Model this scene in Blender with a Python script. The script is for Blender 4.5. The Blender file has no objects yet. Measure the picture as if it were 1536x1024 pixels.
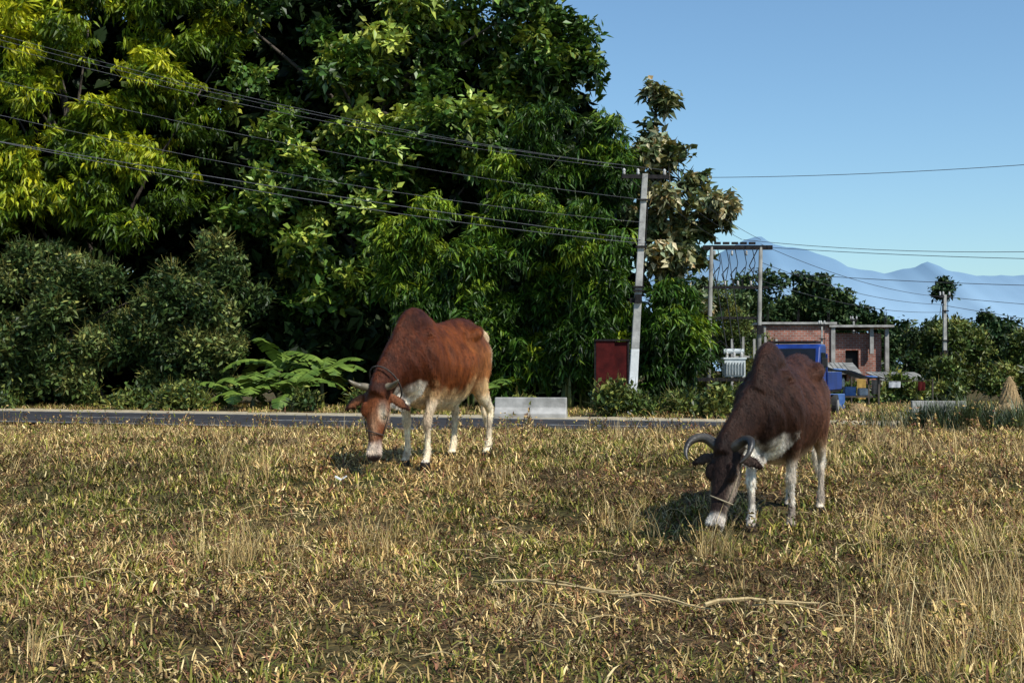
import bpy, math, random
import numpy as np
from mathutils import Vector, Matrix, noise
random.seed(3); RNG=np.random.default_rng(7)
scene=bpy.context.scene
R=math.radians

# ------------------------------------------------------------------ helpers
def link(o,parent=None):
    scene.collection.objects.link(o)
    if parent is not None: o.parent=parent
    return o
def empty(name,loc=(0,0,0),rotz=0):
    e=bpy.data.objects.new(name,None); e.location=loc; e.rotation_euler=(0,0,rotz); e.empty_display_size=.2
    return link(e)
def mesh_obj(name,verts,faces,mat=None,parent=None,cols=None,smooth=False,do_link=True):
    me=bpy.data.meshes.new(name)
    me.from_pydata([tuple(v) for v in verts],[],[tuple(f) for f in faces]); me.update()
    if cols is not None:
        a=me.color_attributes.new('Col','FLOAT_COLOR','POINT')
        c=np.ones((len(verts),4),dtype=np.float32); c[:,:3]=np.asarray(cols)[:, :3]
        a.data.foreach_set('color',c.ravel())
    if smooth: me.polygons.foreach_set('use_smooth',[True]*len(me.polygons))
    if mat: me.materials.append(mat)
    o=bpy.data.objects.new(name,me)
    if do_link: link(o,parent)
    return o
class G:
    def __init__(s): s.v=[];s.f=[];s.c=[]
    def add(s,v,f,c=None):
        b=len(s.v); s.v+= [tuple(p) for p in v]; s.f+=[tuple(i+b for i in q) for q in f]
        s.c+= [c if c is not None else (1,1,1)]*len(v)
    def box(s,c,size,rot=None,col=None):
        x,y,z=[d/2 for d in size]; P=[Vector((a*x,b*y,d*z)) for a in(-1,1) for b in(-1,1) for d in(-1,1)]
        if rot is not None: P=[rot@p for p in P]
        P=[p+Vector(c) for p in P]
        s.add(P,[(0,1,3,2),(4,6,7,5),(0,4,5,1),(2,3,7,6),(0,2,6,4),(1,5,7,3)],col)
    def tube(s,pts,rad,n=8,col=None,cap=True):
        pts=[Vector(p) for p in pts]; m=len(pts)
        if not hasattr(rad,'__len__'): rad=[rad]*m
        V=[];F=[]
        ref=None
        for i,p in enumerate(pts):
            t=(pts[min(i+1,m-1)]-pts[max(i-1,0)]).normalized()
            if ref is None:
                ref=Vector((0,0,1)) if abs(t.z)<.9 else Vector((1,0,0))
            a=(ref-t*ref.dot(t)).normalized(); ref=a; b=t.cross(a)
            for k in range(n):
                th=2*math.pi*k/n; V.append(p+(a*math.cos(th)+b*math.sin(th))*rad[i])
        for i in range(m-1):
            for k in range(n):
                F.append((i*n+k,i*n+(k+1)%n,(i+1)*n+(k+1)%n,(i+1)*n+k))
        if cap: F.append(tuple(range(n))[::-1]); F.append(tuple((m-1)*n+k for k in range(n)))
        s.add(V,F,col)
    def obj(s,name,mat,parent=None,smooth=False,bevel=0,do_link=True):
        o=mesh_obj(name,s.v,s.f,mat,parent,s.c,smooth,do_link)
        if bevel:
            b=o.modifiers.new('b','BEVEL'); b.width=bevel; b.segments=2; b.limit_method='ANGLE'
        return o

# ------------------------------------------------------------------ materials
def newmat(name):
    m=bpy.data.materials.new(name); m.use_nodes=True; nt=m.node_tree
    return m,nt,nt.nodes['Principled BSDF']
def N(nt,t,**k):
    n=nt.nodes.new(t)
    for a,b in k.items(): setattr(n,a,b)
    return n
def ramp(nt,stops,interp='LINEAR'):
    r=N(nt,'ShaderNodeValToRGB'); cr=r.color_ramp; cr.interpolation=interp
    while len(cr.elements)<len(stops): cr.elements.new(.5)
    for e,(p,c) in zip(cr.elements,stops): e.position=p; e.color=(*c,1)
    return r
def noisy(name,c1,c2,scale=5,rough=.8,bump=.3,bscale=None,detail=8,metal=0,spec=None):
    m,nt,b=newmat(name); L=nt.links.new
    tc=N(nt,'ShaderNodeTexCoord'); n=N(nt,'ShaderNodeTexNoise'); n.inputs['Scale'].default_value=scale; n.inputs['Detail'].default_value=detail
    L(tc.outputs['Object'],n.inputs['Vector'])
    r=ramp(nt,[(.35,c1),(.65,c2)]); L(n.outputs['Fac'],r.inputs[0]); L(r.outputs[0],b.inputs['Base Color'])
    b.inputs['Roughness'].default_value=rough; b.inputs['Metallic'].default_value=metal
    if spec is not None: b.inputs['Specular IOR Level'].default_value=spec
    if bump:
        n2=N(nt,'ShaderNodeTexNoise'); n2.inputs['Scale'].default_value=bscale or scale*6; n2.inputs['Detail'].default_value=6
        L(tc.outputs['Object'],n2.inputs['Vector'])
        bp=N(nt,'ShaderNodeBump'); bp.inputs['Strength'].default_value=bump; bp.inputs['Distance'].default_value=.02
        L(n2.outputs['Fac'],bp.inputs['Height']); L(bp.outputs[0],b.inputs['Normal'])
    return m
def leafmat(name,dark,mid,light,trans=.25,rough=.45,spec=.4):
    """leaf colour picked from per-cluster tint, multiplied with per-leaf vertex variation"""
    m,nt,b=newmat(name); L=nt.links.new
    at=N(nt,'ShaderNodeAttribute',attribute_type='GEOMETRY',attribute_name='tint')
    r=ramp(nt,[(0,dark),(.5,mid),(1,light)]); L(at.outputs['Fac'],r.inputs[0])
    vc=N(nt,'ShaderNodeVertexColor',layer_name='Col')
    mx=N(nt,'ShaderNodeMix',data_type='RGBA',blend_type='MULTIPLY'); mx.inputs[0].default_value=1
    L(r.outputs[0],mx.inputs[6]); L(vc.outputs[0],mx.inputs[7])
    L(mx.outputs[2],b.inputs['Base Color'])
    b.inputs['Roughness'].default_value=rough; b.inputs['Specular IOR Level'].default_value=spec
    if trans>0:
        tr=N(nt,'ShaderNodeBsdfTranslucent'); 
        g=N(nt,'ShaderNodeMix',data_type='RGBA',blend_type='MULTIPLY'); g.inputs[0].default_value=1
        L(mx.outputs[2],g.inputs[6]); g.inputs[7].default_value=(1.5,1.5,.5,1); L(g.outputs[2],tr.inputs['Color'])
        ms=N(nt,'ShaderNodeMixShader'); ms.inputs[0].default_value=trans
        L(b.outputs[0],ms.inputs[1]); L(tr.outputs[0],ms.inputs[2])
        L(ms.outputs[0],nt.nodes['Material Output'].inputs['Surface'])
    return m
M_bark=noisy('bark',(.035,.025,.018),(.10,.08,.06),scale=4,rough=.9,bump=.6)
M_concrete=noisy('concrete',(.24,.23,.21),(.42,.40,.37),scale=3,rough=.9,bump=.4)
M_polec=noisy('pole_concrete',(.26,.25,.23),(.48,.46,.42),scale=4,rough=.85,bump=.3)
M_polet=noisy('weathered_pole',(.12,.115,.10),(.3,.29,.26),scale=2,rough=.85,bump=.3)
M_white=noisy('white_paint',(.6,.6,.58),(.8,.8,.78),scale=6,rough=.7,bump=.1)
M_iron=noisy('galvanised_iron',(.012,.012,.012),(.03,.026,.026),scale=12,rough=.8,bump=.1,spec=.1)
M_wire=noisy('wire_aluminium',(.08,.08,.09),(.13,.13,.14),scale=3,rough=.6,bump=0)
M_wired=noisy('wire_dark',(.03,.03,.035),(.05,.05,.055),scale=3,rough=.8,bump=0)
M_ceramic=noisy('insulator',(.30,.26,.22),(.5,.5,.48),scale=9,rough=.2,bump=0)
M_grey=noisy('transformer_grey',(.42,.45,.45),(.6,.63,.62),scale=5,rough=.5,bump=.05)
M_blue=noisy('blue_paint',(.006,.022,.13),(.012,.045,.24),scale=3,rough=.35,bump=.03)
M_tarp=noisy('blue_tarp',(.03,.09,.28),(.08,.18,.42),scale=4,rough=.6,bump=.5,bscale=5)
M_glass=noisy('dark_glass',(.006,.008,.012),(.015,.018,.024),scale=2,rough=.15,bump=0,spec=.15)
M_rub=noisy('rubber',(.012,.012,.012),(.03,.03,.03),scale=8,rough=.85,bump=.1)
M_red=noisy('rusty_red_sheet',(.035,.005,.005),(.08,.010,.009),scale=3,rough=.8,bump=.2,spec=.1)
M_void=noisy('shaded_interior',(.01,.01,.01),(.02,.018,.015),scale=3,rough=.9,bump=0)  # near-black colour standing in for unlit interiors behind openings
M_hay=noisy('hay',(.25,.16,.07),(.45,.31,.15),scale=20,rough=.95,bump=1)
M_yel=noisy('ochre_cloth',(.32,.19,.04),(.5,.3,.07),scale=6,rough=.9,bump=.3)
M_wcl=noisy('pale_cloth',(.35,.36,.38),(.5,.5,.52),scale=6,rough=.9,bump=.3)
M_rope=noisy('rope',(.25,.2,.12),(.4,.33,.22),scale=60,rough=.9,bump=.3)
M_rope2=noisy('dark_rope',(.03,.02,.018),(.06,.05,.04),scale=60,rough=.9,bump=.3)

# ------------------------------------------------------------------ terrain
def sst(a,b,x):
    t=np.clip((x-a)/(b-a),0,1); return t*t*(3-2*t)
def gz(x,y):
    x=np.asarray(x,dtype=float); y=np.asarray(y,dtype=float)
    f=np.interp(y,[-20,0,5.5,9.5,12.5,16,20,25,31],[.2,.22,.30,.465,.755,.74,.61,.48,.37])
    f=f+.03*np.sin(x*1.1+y*.6)*np.sin(y*.9-x*.3)+.015*np.sin(x*2.9+1)*np.sin(y*2.3)
    s=y+.42*x
    f=f+.07*sst(1,4,x)*(1-sst(9,13,x))*sst(13,19,y)
    k=sst(22.3,26.7,s+ np.clip(x-8.0,0,6)*.5)
    far=.285+.06*sst(35.6,38,s)-.38*sst(40,75,y)
    far=far+ (.05*np.sin(x*.5)*np.sin(y*.4))*sst(36,42,s)
    return f*(1-k)+far*k
xs=np.unique(np.concatenate([-np.geomspace(60,4000,14),np.arange(-60,-24,3),np.arange(-24,30,.35),np.arange(30,80,3),np.geomspace(80,4000,14)]))
ys=np.unique(np.concatenate([np.arange(-24,0,2),np.arange(0,46,.35),np.arange(46,120,3),np.geomspace(120,5000,16)]))
XX,YY=np.meshgrid(xs,ys); ZZ=gz(XX,YY)
V=np.stack([XX.ravel(),YY.ravel(),ZZ.ravel()],1); nx=len(xs)
F=[(j*nx+i,j*nx+i+1,(j+1)*nx+i+1,(j+1)*nx+i) for j in range(len(ys)-1) for i in range(nx-1)]
m,nt,b=newmat('field_soil'); L=nt.links.new
tc=N(nt,'ShaderNodeTexCoord')
n1=N(nt,'ShaderNodeTexNoise'); n1.inputs['Scale'].default_value=.6; n1.inputs['Detail'].default_value=6
n2=N(nt,'ShaderNodeTexNoise'); n2.inputs['Scale'].default_value=22; n2.inputs['Detail'].default_value=8
L(tc.outputs['Object'],n1.inputs['Vector']); L(tc.outputs['Object'],n2.inputs['Vector'])
r1=ramp(nt,[(.35,(.065,.045,.022)),(.5,(.10,.075,.032)),(.65,(.06,.058,.02))])
r2=ramp(nt,[(.35,(.35,.3,.3)),(.55,(1,1,1)),(.7,(2.1,1.8,1.3))])
L(n1.outputs['Fac'],r1.inputs[0]); L(n2.outputs['Fac'],r2.inputs[0])
mx=N(nt,'ShaderNodeMix',data_type='RGBA',blend_type='MULTIPLY'); mx.inputs[0].default_value=1
L(r1.outputs[0],mx.inputs[6]); L(r2.outputs[0],mx.inputs[7]); L(mx.outputs[2],b.inputs['Base Color'])
b.inputs['Roughness'].default_value=1; b.inputs['Specular IOR Level'].default_value=.1
bp=N(nt,'ShaderNodeBump'); bp.inputs['Strength'].default_value=.8; bp.inputs['Distance'].default_value=.04
L(n2.outputs['Fac'],bp.inputs['Height']); L(bp.outputs[0],b.inputs['Normal'])
mesh_obj('ground',V,F,m,smooth=True)

def strip(name,s0,s1,z,mat,x0=-70,x1=45,step=1.,parent=None,dash=None,jit=0):
    g=G(); x=x0
    while x<x1:
        if dash is None or ((x//1)%dash[0])<dash[1]:
            e=x+step; j=lambda a:jit*math.sin(a*1.7)+jit*.6*math.sin(a*4.1)
            P=[(x,s0-.42*x+j(x),z),(e,s0-.42*e+j(e),z),(e,s1-.42*e+j(e+9),z),(x,s1-.42*x+j(x+9),z)]
            g.add(P,[(0,1,2,3)])
        x+=step
    return g.obj(name,mat,parent)
M_asph=noisy('asphalt',(.028,.028,.031),(.05,.05,.053),scale=2,rough=.9,bump=.4,bscale=60,spec=.1)
M_grav=noisy('gravel_shoulder',(.28,.23,.14),(.48,.40,.27),scale=4,rough=.95,bump=.8,bscale=30)
M_line=noisy('worn_road_paint',(.2,.2,.19),(.6,.6,.58),scale=5,rough=.7,bump=.1)
strip('gravel_verge',34.3,37.0,.345,M_grav,jit=.25)
road=strip('road',27.0,34.6,.352,M_asph)
strip('edge_line',34.1,34.22,.357,M_line,parent=road)
strip('edge_line_near',27.4,27.52,.357,M_line,parent=road)
strip('centre_line',30.75,30.87,.357,M_line,parent=road,dash=(6,3))

# ------------------------------------------------------------------ scatter machinery
def scatter(name,P,rot,scl,idx,tint,templates,parent=None):
    coll=bpy.data.collections.new(name+'_parts')
    for t in templates: coll.objects.link(t)
    n=len(P); me=bpy.data.meshes.new(name); me.vertices.add(n)
    me.vertices.foreach_set('co',np.asarray(P,dtype=np.float32).ravel())
    a=me.attributes.new('rot','FLOAT_VECTOR','POINT'); a.data.foreach_set('vector',np.asarray(rot,dtype=np.float32).ravel())
    a=me.attributes.new('scl','FLOAT','POINT'); a.data.foreach_set('value',np.asarray(scl,dtype=np.float32))
    a=me.attributes.new('tint','FLOAT','POINT'); a.data.foreach_set('value',np.asarray(tint,dtype=np.float32))
    a=me.attributes.new('idx','INT','POINT'); a.data.foreach_set('value',np.asarray(idx,dtype=np.int32))
    o=bpy.data.objects.new(name,me); link(o,parent)
    ng=bpy.data.node_groups.new(name+'_gn','GeometryNodeTree')
    ng.interface.new_socket('Geometry',in_out='INPUT',socket_type='NodeSocketGeometry')
    ng.interface.new_socket('Geometry',in_out='OUTPUT',socket_type='NodeSocketGeometry')
    gi=ng.nodes.new('NodeGroupInput'); go=ng.nodes.new('NodeGroupOutput')
    ci=ng.nodes.new('GeometryNodeCollectionInfo'); ci.inputs['Collection'].default_value=coll
    ci.inputs['Separate Children'].default_value=True; ci.inputs['Reset Children'].default_value=True
    ip=ng.nodes.new('GeometryNodeInstanceOnPoints'); ip.inputs['Pick Instance'].default_value=True
    def na(nm,dt):
        q=ng.nodes.new('GeometryNodeInputNamedAttribute'); q.data_type=dt; q.inputs['Name'].default_value=nm
        return [s for s in q.outputs if s.enabled and s.name=='Attribute'][0]
    e2r=ng.nodes.new('FunctionNodeEulerToRotation'); l=ng.links.new
    rz=ng.nodes.new('GeometryNodeRealizeInstances')
    l(gi.outputs[0],ip.inputs['Points']); l(ci.outputs[0],ip.inputs['Instance'])
    l(na('rot','FLOAT_VECTOR'),e2r.inputs[0]); l(e2r.outputs[0],ip.inputs['Rotation'])
    l(na('scl','FLOAT'),ip.inputs['Scale']); l(na('idx','INT'),ip.inputs['Instance Index'])
    l(ip.outputs[0],rz.inputs[0]); l(rz.outputs[0],go.inputs[0])
    md=o.modifiers.new('scatter','NODES'); md.node_group=ng
    return o

def leaf(g,p,d,nrm,l,w,col,fold=.25,droop=.2):
    d=Vector(d).normalized(); nrm=Vector(nrm); s=d.cross(nrm)
    if s.length<1e-3: s=Vector((1,0,0))
    s.normalize(); n=s.cross(d).normalized(); p=Vector(p)
    m=p+d*l*.45-n*w*fold; t=p+d*l-n*l*droop
    g.add([p,p+d*l*.42+s*w*.5,t,m,p+d*l*.42-s*w*.5],[(0,1,2,3),(0,3,2,4)],col)
def rv(): 
    v=Vector((random.gauss(0,1),random.gauss(0,1),random.gauss(0,1))); return v.normalized()
def gcol(lo=.45,hi=1.55,warm=.15):
    k=random.uniform(lo,hi); w=random.uniform(-warm,warm); return (k*(1+w),k,k*(1-w))
def T_broad(name,mat,n=11,l=.34,w=.19,spread=.42):
    g=G()
    for i in range(n):
        d=rv(); d.z=d.z*.5-.15; p=rv()*spread*random.uniform(.1,1); p.z*=.6
        nn=Vector((0,-.3,1))+rv()*.55
        leaf(g,p,d,nn,l*random.uniform(.7,1.2),w*random.uniform(.8,1.2),gcol())
    return g.obj(name,mat,do_link=False)
def T_bamboo(name,mat,n=22,l=.30,w=.045,spread=.38):
    g=G()
    az=random.uniform(0,6.28); ax=Vector((math.cos(az),math.sin(az),-.25)).normalized()
    for i in range(n):
        t=random.uniform(-1,1); p=ax*spread*t+Vector((0,0,-.25*t*t*spread))+rv()*.05
        side=Vector((-ax.y,ax.x,0))*random.choice((-1,1))
        d=ax*.7*random.uniform(.2,1)+side*random.uniform(.2,1)+Vector((0,0,random.uniform(-1.1,.15)))
        leaf(g,p,d,Vector((0,0,1))+rv()*.5,l*random.uniform(.6,1.2),w*random.uniform(.8,1.3),gcol(),.15,.25)
    return g.obj(name,mat,do_link=False)
def T_shrub(name,mat,n=26,l=.15,w=.07,spread=.32):
    g=G()
    for i in range(4):
        d=rv(); d.z=abs(d.z)+.3; g.tube([(0,0,-.1),d*spread*.6,d*spread*1.1],[.008,.005,.002],3,(1.2,.9,.8),cap=False)
    for i in range(n):
        d=rv(); p=rv()*spread*random.uniform(.2,1)
        leaf(g,p,d,Vector((0,0,1))+rv()*.8,l*random.uniform(.6,1.3),w*random.uniform(.8,1.3),gcol(.4,1.6))
    return g.obj(name,mat,do_link=False)
def T_teak(name,mat,n=8):
    g=G()
    for i in range(n):
        az=random.uniform(0,6.28); d=Vector((math.cos(az),math.sin(az),random.uniform(-.7,.5))); p=rv()*.12+Vector((0,0,random.uniform(-.2,.2)))
        k=random.random()
        c=gcol() if k<.66 else ((2.4,2.0,2.2) if k<.82 else (1.6,1.1,.9))
        leaf(g,p,d,Vector((0,0,1))+rv()*.4,random.uniform(.28,.46),random.uniform(.16,.24),c,.2,.3)
    return g.obj(name,mat,do_link=False)

def crown(envs,seed,per=60,up=.3,front=.75,zf=.8,shell=.5):
    """envs: (cx,cy,cz,rx,ry,rz,nclumps,clump radius)"""
    r=np.random.default_rng(seed); P=[];Tn=[];C=[]
    for cx,cy,cz,rx,ry,rz,nc,rc in envs:
        for i in range(nc):
            d=r.normal(size=3); d/=np.linalg.norm(d)
            if r.random()<front: d[1]=-abs(d[1])
            f=r.random()**.38
            c=np.array([cx+d[0]*rx*f,cy+d[1]*ry*f,cz+d[2]*rz*f]); R0=rc*r.uniform(.5,1.3)
            C.append((c,R0)); tb=r.normal(0,.22)
            n=int(per*(R0/rc)**2)
            q=r.normal(size=(n,3)); q[:,2]+=up; q[:,1]-=.25; q/=np.linalg.norm(q,axis=1)[:,None]
            rad=R0*(shell+(1-shell)*r.random(n)**.6)*(1+.3*np.sin(q[:,0]*5+i)*np.sin(q[:,2]*6+i*2))
            q=q*rad[:,None]; q[:,2]*=zf
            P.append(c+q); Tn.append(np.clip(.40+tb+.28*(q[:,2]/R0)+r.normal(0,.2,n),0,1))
    return np.concatenate(P),np.concatenate(Tn),C
def build_tree(name,base,envs,templates,seed,per=60,scale=1.,tilt=.6,trunk_r=.25,top=None,limbs=14,tshift=0,**k):
    e=empty(name,base)
    P,T,C=crown(envs,seed,per,**k); n=len(P); r=np.random.default_rng(seed+1)
    P=P-np.array(base); ok=P[:,2]>.02; P=P[ok];T=T[ok];n=len(P)
    rot=np.stack([r.normal(0,tilt,n),r.normal(0,tilt,n),r.uniform(0,6.28,n)],1)
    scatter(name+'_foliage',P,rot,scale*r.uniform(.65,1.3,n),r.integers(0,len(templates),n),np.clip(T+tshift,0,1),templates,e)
    g=G(); rr=random.Random(seed)
    if top is None: top=(envs[0][0],envs[0][1],envs[0][2])
    tp=Vector(top)-Vector(base)
    pts=[Vector((0,0,-.2))]+[tp*t+Vector((rr.uniform(-.2,.2),rr.uniform(-.2,.2),0)) for t in(.25,.5,.75,1)]
    g.tube(pts,[trunk_r*1.25,trunk_r,trunk_r*.85,trunk_r*.65,trunk_r*.35],10)
    for c,R0 in rr.sample(C,min(limbs,len(C))):
        c=Vector(c)-Vector(base); t=rr.uniform(.3,.95); a=tp*t
        if c.z<a.z-2: continue
        mid=(a+c)/2+Vector((rr.uniform(-.4,.4),rr.uniform(-.4,.4),rr.uniform(-.1,.5)))
        r0=trunk_r*.4
        g.tube([a,(a+mid)/2+Vector((0,0,.1)),mid,c],[r0,r0*.75,r0*.5,r0*.15],6)
    g.obj(name+'_trunk',M_bark,e,smooth=True)
    return e

ML_yel=leafmat('leaf_yellow_green',(.025,.05,.004),(.11,.17,.010),(.42,.43,.02),.2,spec=.25)
ML_cen=leafmat('leaf_broad_green',(.014,.04,.006),(.07,.135,.015),(.38,.43,.07),.10,spec=.4)
ML_bam=leafmat('leaf_bamboo',(.014,.036,.004),(.05,.11,.010),(.24,.31,.02),.15,spec=.25)
ML_shr=leafmat('leaf_olive_shrub',(.014,.032,.008),(.055,.09,.022),(.22,.24,.07),0,spec=.2)
ML_drk=leafmat('leaf_dark',(.006,.015,.004),(.014,.028,.007),(.035,.055,.015),0,spec=.12)
ML_tek=leafmat('leaf_teak',(.025,.045,.014),(.085,.11,.04),(.30,.30,.17),.1,spec=.3)
ML_dis=leafmat('leaf_distant',(.018,.038,.012),(.036,.064,.02),(.085,.12,.04),0,spec=.15)
ML_hed=leafmat('leaf_hedge',(.02,.04,.010),(.065,.10,.018),(.22,.23,.05),0,spec=.25)

t_yel=[T_bamboo('ty%d'%i,ML_yel,20,.38,.085,.42) for i in range(5)]
t_cen=[T_broad('tc%d'%i,ML_cen) for i in range(5)]
t_bam=[T_bamboo('tb%d'%i,ML_bam,20,.36,.065) for i in range(5)]
t_shr=[T_shrub('ts%d'%i,ML_shr) for i in range(4)]
t_drk=[T_broad('td%d'%i,ML_drk,11,.42,.26,.55) for i in range(4)]
t_tek=[T_teak('tt%d'%i,ML_tek) for i in range(5)]
def g0(x,y): return (x,y,float(gz(x,y)))

build_tree('yellow_green_tree',g0(-15.5,50),[(-16.5,49,12.3,4.8,3,4.0,40,.9),(-14,48,8.6,3.6,2.5,2.8,28,.8),(-20,47.6,8.0,2.8,2,3.8,24,.9),(-12.2,49.5,14,2.2,2,2.6,10,.8),(-18,49,15.5,3,2,1.6,12,.8)],t_yel,11,per=44,trunk_r=.28,tilt=.4,tshift=.05)
build_tree('broadleaf_tree',g0(-4.5,51.5),[(-6,50,12.5,5.4,3,5,48,.9),(-1.0,50.5,13.8,3.8,3,3.6,28,.9),(-6.4,48.3,7.2,3.6,2.2,3.8,38,.7),(1.6,50,13.0,1.9,2,2.6,15,.8),(-2.2,48.5,10,2.2,1.6,1.8,14,.7)],t_cen,21,per=34,trunk_r=.38,limbs=30,tshift=.03)
P,T,C=crown([(-14,53,5,12,2,6,46,2.1),(-3,53.5,7,6,2,8,40,2.1),(-9,54,12,9,2,6,40,2.1),(1.5,51,4.5,4,1.5,4.5,30,1.5),(-19,50.5,3.2,8,1.2,3.4,34,1.4),(-4,48.5,2.4,7,1.2,2.3,34,1.1),(-24,55,8,6,2,8,20,2.2),(-15,55,15.5,8,2,3,24,2.0),(-9,50,3.5,3,1,3,16,1.2),(-20,53,11.5,4,1.5,4,26,1.9)],31,per=36)
r=np.random.default_rng(5); n=len(P)
rot=np.stack([r.normal(0,.6,n),r.normal(0,.6,n),r.uniform(0,6.28,n)],1)
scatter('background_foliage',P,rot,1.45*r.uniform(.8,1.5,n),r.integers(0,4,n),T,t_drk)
M_culm=noisy('bamboo_culm',(.06,.09,.02),(.16,.17,.05),scale=3,rough=.5,bump=.1)
def bamboo(name,base,envs,seed,per=52,culms=16,ts=0):
    e=empty(name,base); P,T,C=crown(envs,seed,per,up=.35,front=.8,zf=1.15,shell=.45)
    P=P-np.array(base); ok=P[:,2]>.05;P=P[ok];T=T[ok]; n=len(P); r=np.random.default_rng(seed)
    rot=np.stack([r.normal(0,.3,n),r.normal(0,.3,n),r.uniform(0,6.28,n)],1)
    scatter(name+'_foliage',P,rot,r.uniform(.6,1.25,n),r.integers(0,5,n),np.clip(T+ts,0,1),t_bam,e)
    g=G(); rr=random.Random(seed)
    for i in range(culms):
        c,R0=rr.choice(C); c=Vector(c)-Vector(base); b=Vector((rr.uniform(-.6,.6),rr.uniform(-.4,.4),-.1))
        top=c+Vector((0,0,R0)); pts=[]
        for k in range(8):
            t=k/7; p=b.lerp(top,t); p.x=b.x+(top.x-b.x)*t**2; p.y=b.y+(top.y-b.y)*t**2; p.z=b.z+(top.z-b.z)*(1-(1-t)**1.4); pts.append(p)
        g.tube(pts,[.045*(1-.8*k/7) for k in range(8)],5,(1,1,1))
    g.obj(name+'_culms',M_culm,e,smooth=True); return e
bamboo('bamboo_grove',g0(-1.2,44),[(-1.6,44,5.0,1.9,1.3,2.9,20,.6),(.4,44.2,5.6,1.6,1.2,3.4,20,.6),(1.6,45,9.2,2.0,1.3,1.6,10,.65),(-.6,44.3,2.2,2.6,.9,1.3,14,.5)],41,ts=-.06)
bamboo('bamboo_grove',g0(2.3,43),[(2.6,43.2,4.4,1.4,1.2,3.6,28,.55),(3.0,45,8.0,1.3,1.2,1.2,7,.55)],42,ts=-.10)
bamboo('bamboo_grove',g0(-3.6,45),[(-3.4,44.5,5.4,1.2,1.0,1.9,11,.6)],43,ts=.3)
bamboo('bamboo_grove',g0(5.0,42.5),[(4.9,43,2.6,1.0,1.0,2.1,14,.5)],44,ts=-.14)
build_tree('roadside_shrub',g0(-14,46.5),[(-15.5,46.3,3.1,3.6,1.4,2.9,56,.55),(-11,46,3.2,2.2,1.3,2.9,38,.5),(-20.5,46.5,3.4,3.2,1.3,2.9,24,.8)],t_shr,51,per=46,trunk_r=.1,scale=1.4,shell=.25,tshift=.05)
build_tree('teak_tree',g0(5.3,48),[(5.3,48,10.6,.5,.5,1.3,9,.38),(5.4,48,8.9,1.7,1.2,1.0,15,.45),(6.1,48,7.3,2.0,1.4,1.1,20,.45),(5.8,48,5.6,1.6,1.2,1.0,14,.45),(6.3,47.6,3.9,1.1,1,.9,8,.42),(4.2,48,8.6,.8,1,1,7,.42)],t_tek,61,per=19,trunk_r=.14,top=(5.2,48,11.4),limbs=50,up=.5,shell=.3,tshift=.03)
envs=[]
rr=random.Random(8)
for i in range(44):
    x=rr.uniform(-24,6.5); s=rr.uniform(37.4,38.8); y=s-.42*x
    if -9.8<x<-5.2 and rr.random()<.85: continue
    envs.append((x,y,.3+rr.uniform(.0,.5),.7,.4,.4,2,rr.uniform(.2,.45)))
P,T,C=crown(envs,71,per=15,shell=.2)
ok=P[:,2]>.3; P=P[ok]; T=T[ok]; n=len(P); r=np.random.default_rng(6)
rot=np.stack([r.normal(0,.6,n),r.normal(0,.6,n),r.uniform(0,6.28,n)],1)
scatter('verge_undergrowth',P,rot,r.uniform(.6,1.5,n),r.integers(0,4,n),r.random(n),[T_shrub('tu%d'%i,ML_hed) for i in range(4)])
def mass(name,envs,seed,scale,per,tmp,ts=0):
    P,T,C=crown(envs,seed,per=per); n=len(P); r=np.random.default_rng(seed)
    rot=np.stack([r.normal(0,.6,n),r.normal(0,.6,n),r.uniform(0,6.28,n)],1)
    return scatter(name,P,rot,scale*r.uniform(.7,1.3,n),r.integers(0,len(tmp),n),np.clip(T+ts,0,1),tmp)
envs=[]
for x,h in [(12,6),(16,9.4),(18.5,10.4),(21,9.9),(24,10.4),(26.5,10.0),(28.5,8.4),(31,7.0),(34,6.4),(37,6.4),(40,6.0),(43,5.4),(47,4.8),(52,4.6),(58,4.4)]:
    envs.append((x,110,h*.5,2.4,2,h*.5-.9,18,1.1))
mass('distant_tree_line',envs,81,1.3,30,[T_broad('tg%d'%i,ML_dis,13,.34,.18,.5) for i in range(4)])
build_tree('lone_tree',g0(35.2,109),[(35.2,109,8.3,.95,.8,.6,10,.45)],[T_broad('tl%d'%i,ML_dis) for i in range(3)],82,per=22,trunk_r=.12,limbs=8)
build_tree('lone_tree',g0(40,112),[(40,112,6.0,.7,.7,.6,6,.5)],[T_broad('tm%d'%i,ML_dis) for i in range(3)],83,per=30,trunk_r=.12,limbs=8)
envs=[(20.4,66,2.3,1.5,1.2,2.0,14,.65),(22.5,68,2.2,1.9,1.5,2.2,16,.65),(25.5,66,1.8,1.8,1.5,1.8,14,.65),(28,70,2.0,2.4,1.5,2.0,16,.7),(23,58,1.0,2.5,1,.9,12,.45),(18.9,58,.9,1.2,.8,.7,8,.45),(31,66,1.9,3,1.5,1.9,20,.8),(15.0,52,.5,3,.6,.45,12,.35)]
mass('village_trees',envs,84,1.1,36,[T_shrub('tv%d'%i,ML_hed,22,.2,.1,.36) for i in range(4)])
envs=[(6.9,47,.7,1.2,.7,.6,8,.4),(9.8,50,1.0,1.0,.8,.7,8,.45),(9,62,3.4,2.4,1,1.9,14,.8),(11.6,66,2.2,1.2,1,1.4,8,.6)]
mass('roadside_bushes',envs,85,1.0,36,[T_shrub('tw%d'%i,ML_hed) for i in range(4)])

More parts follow.
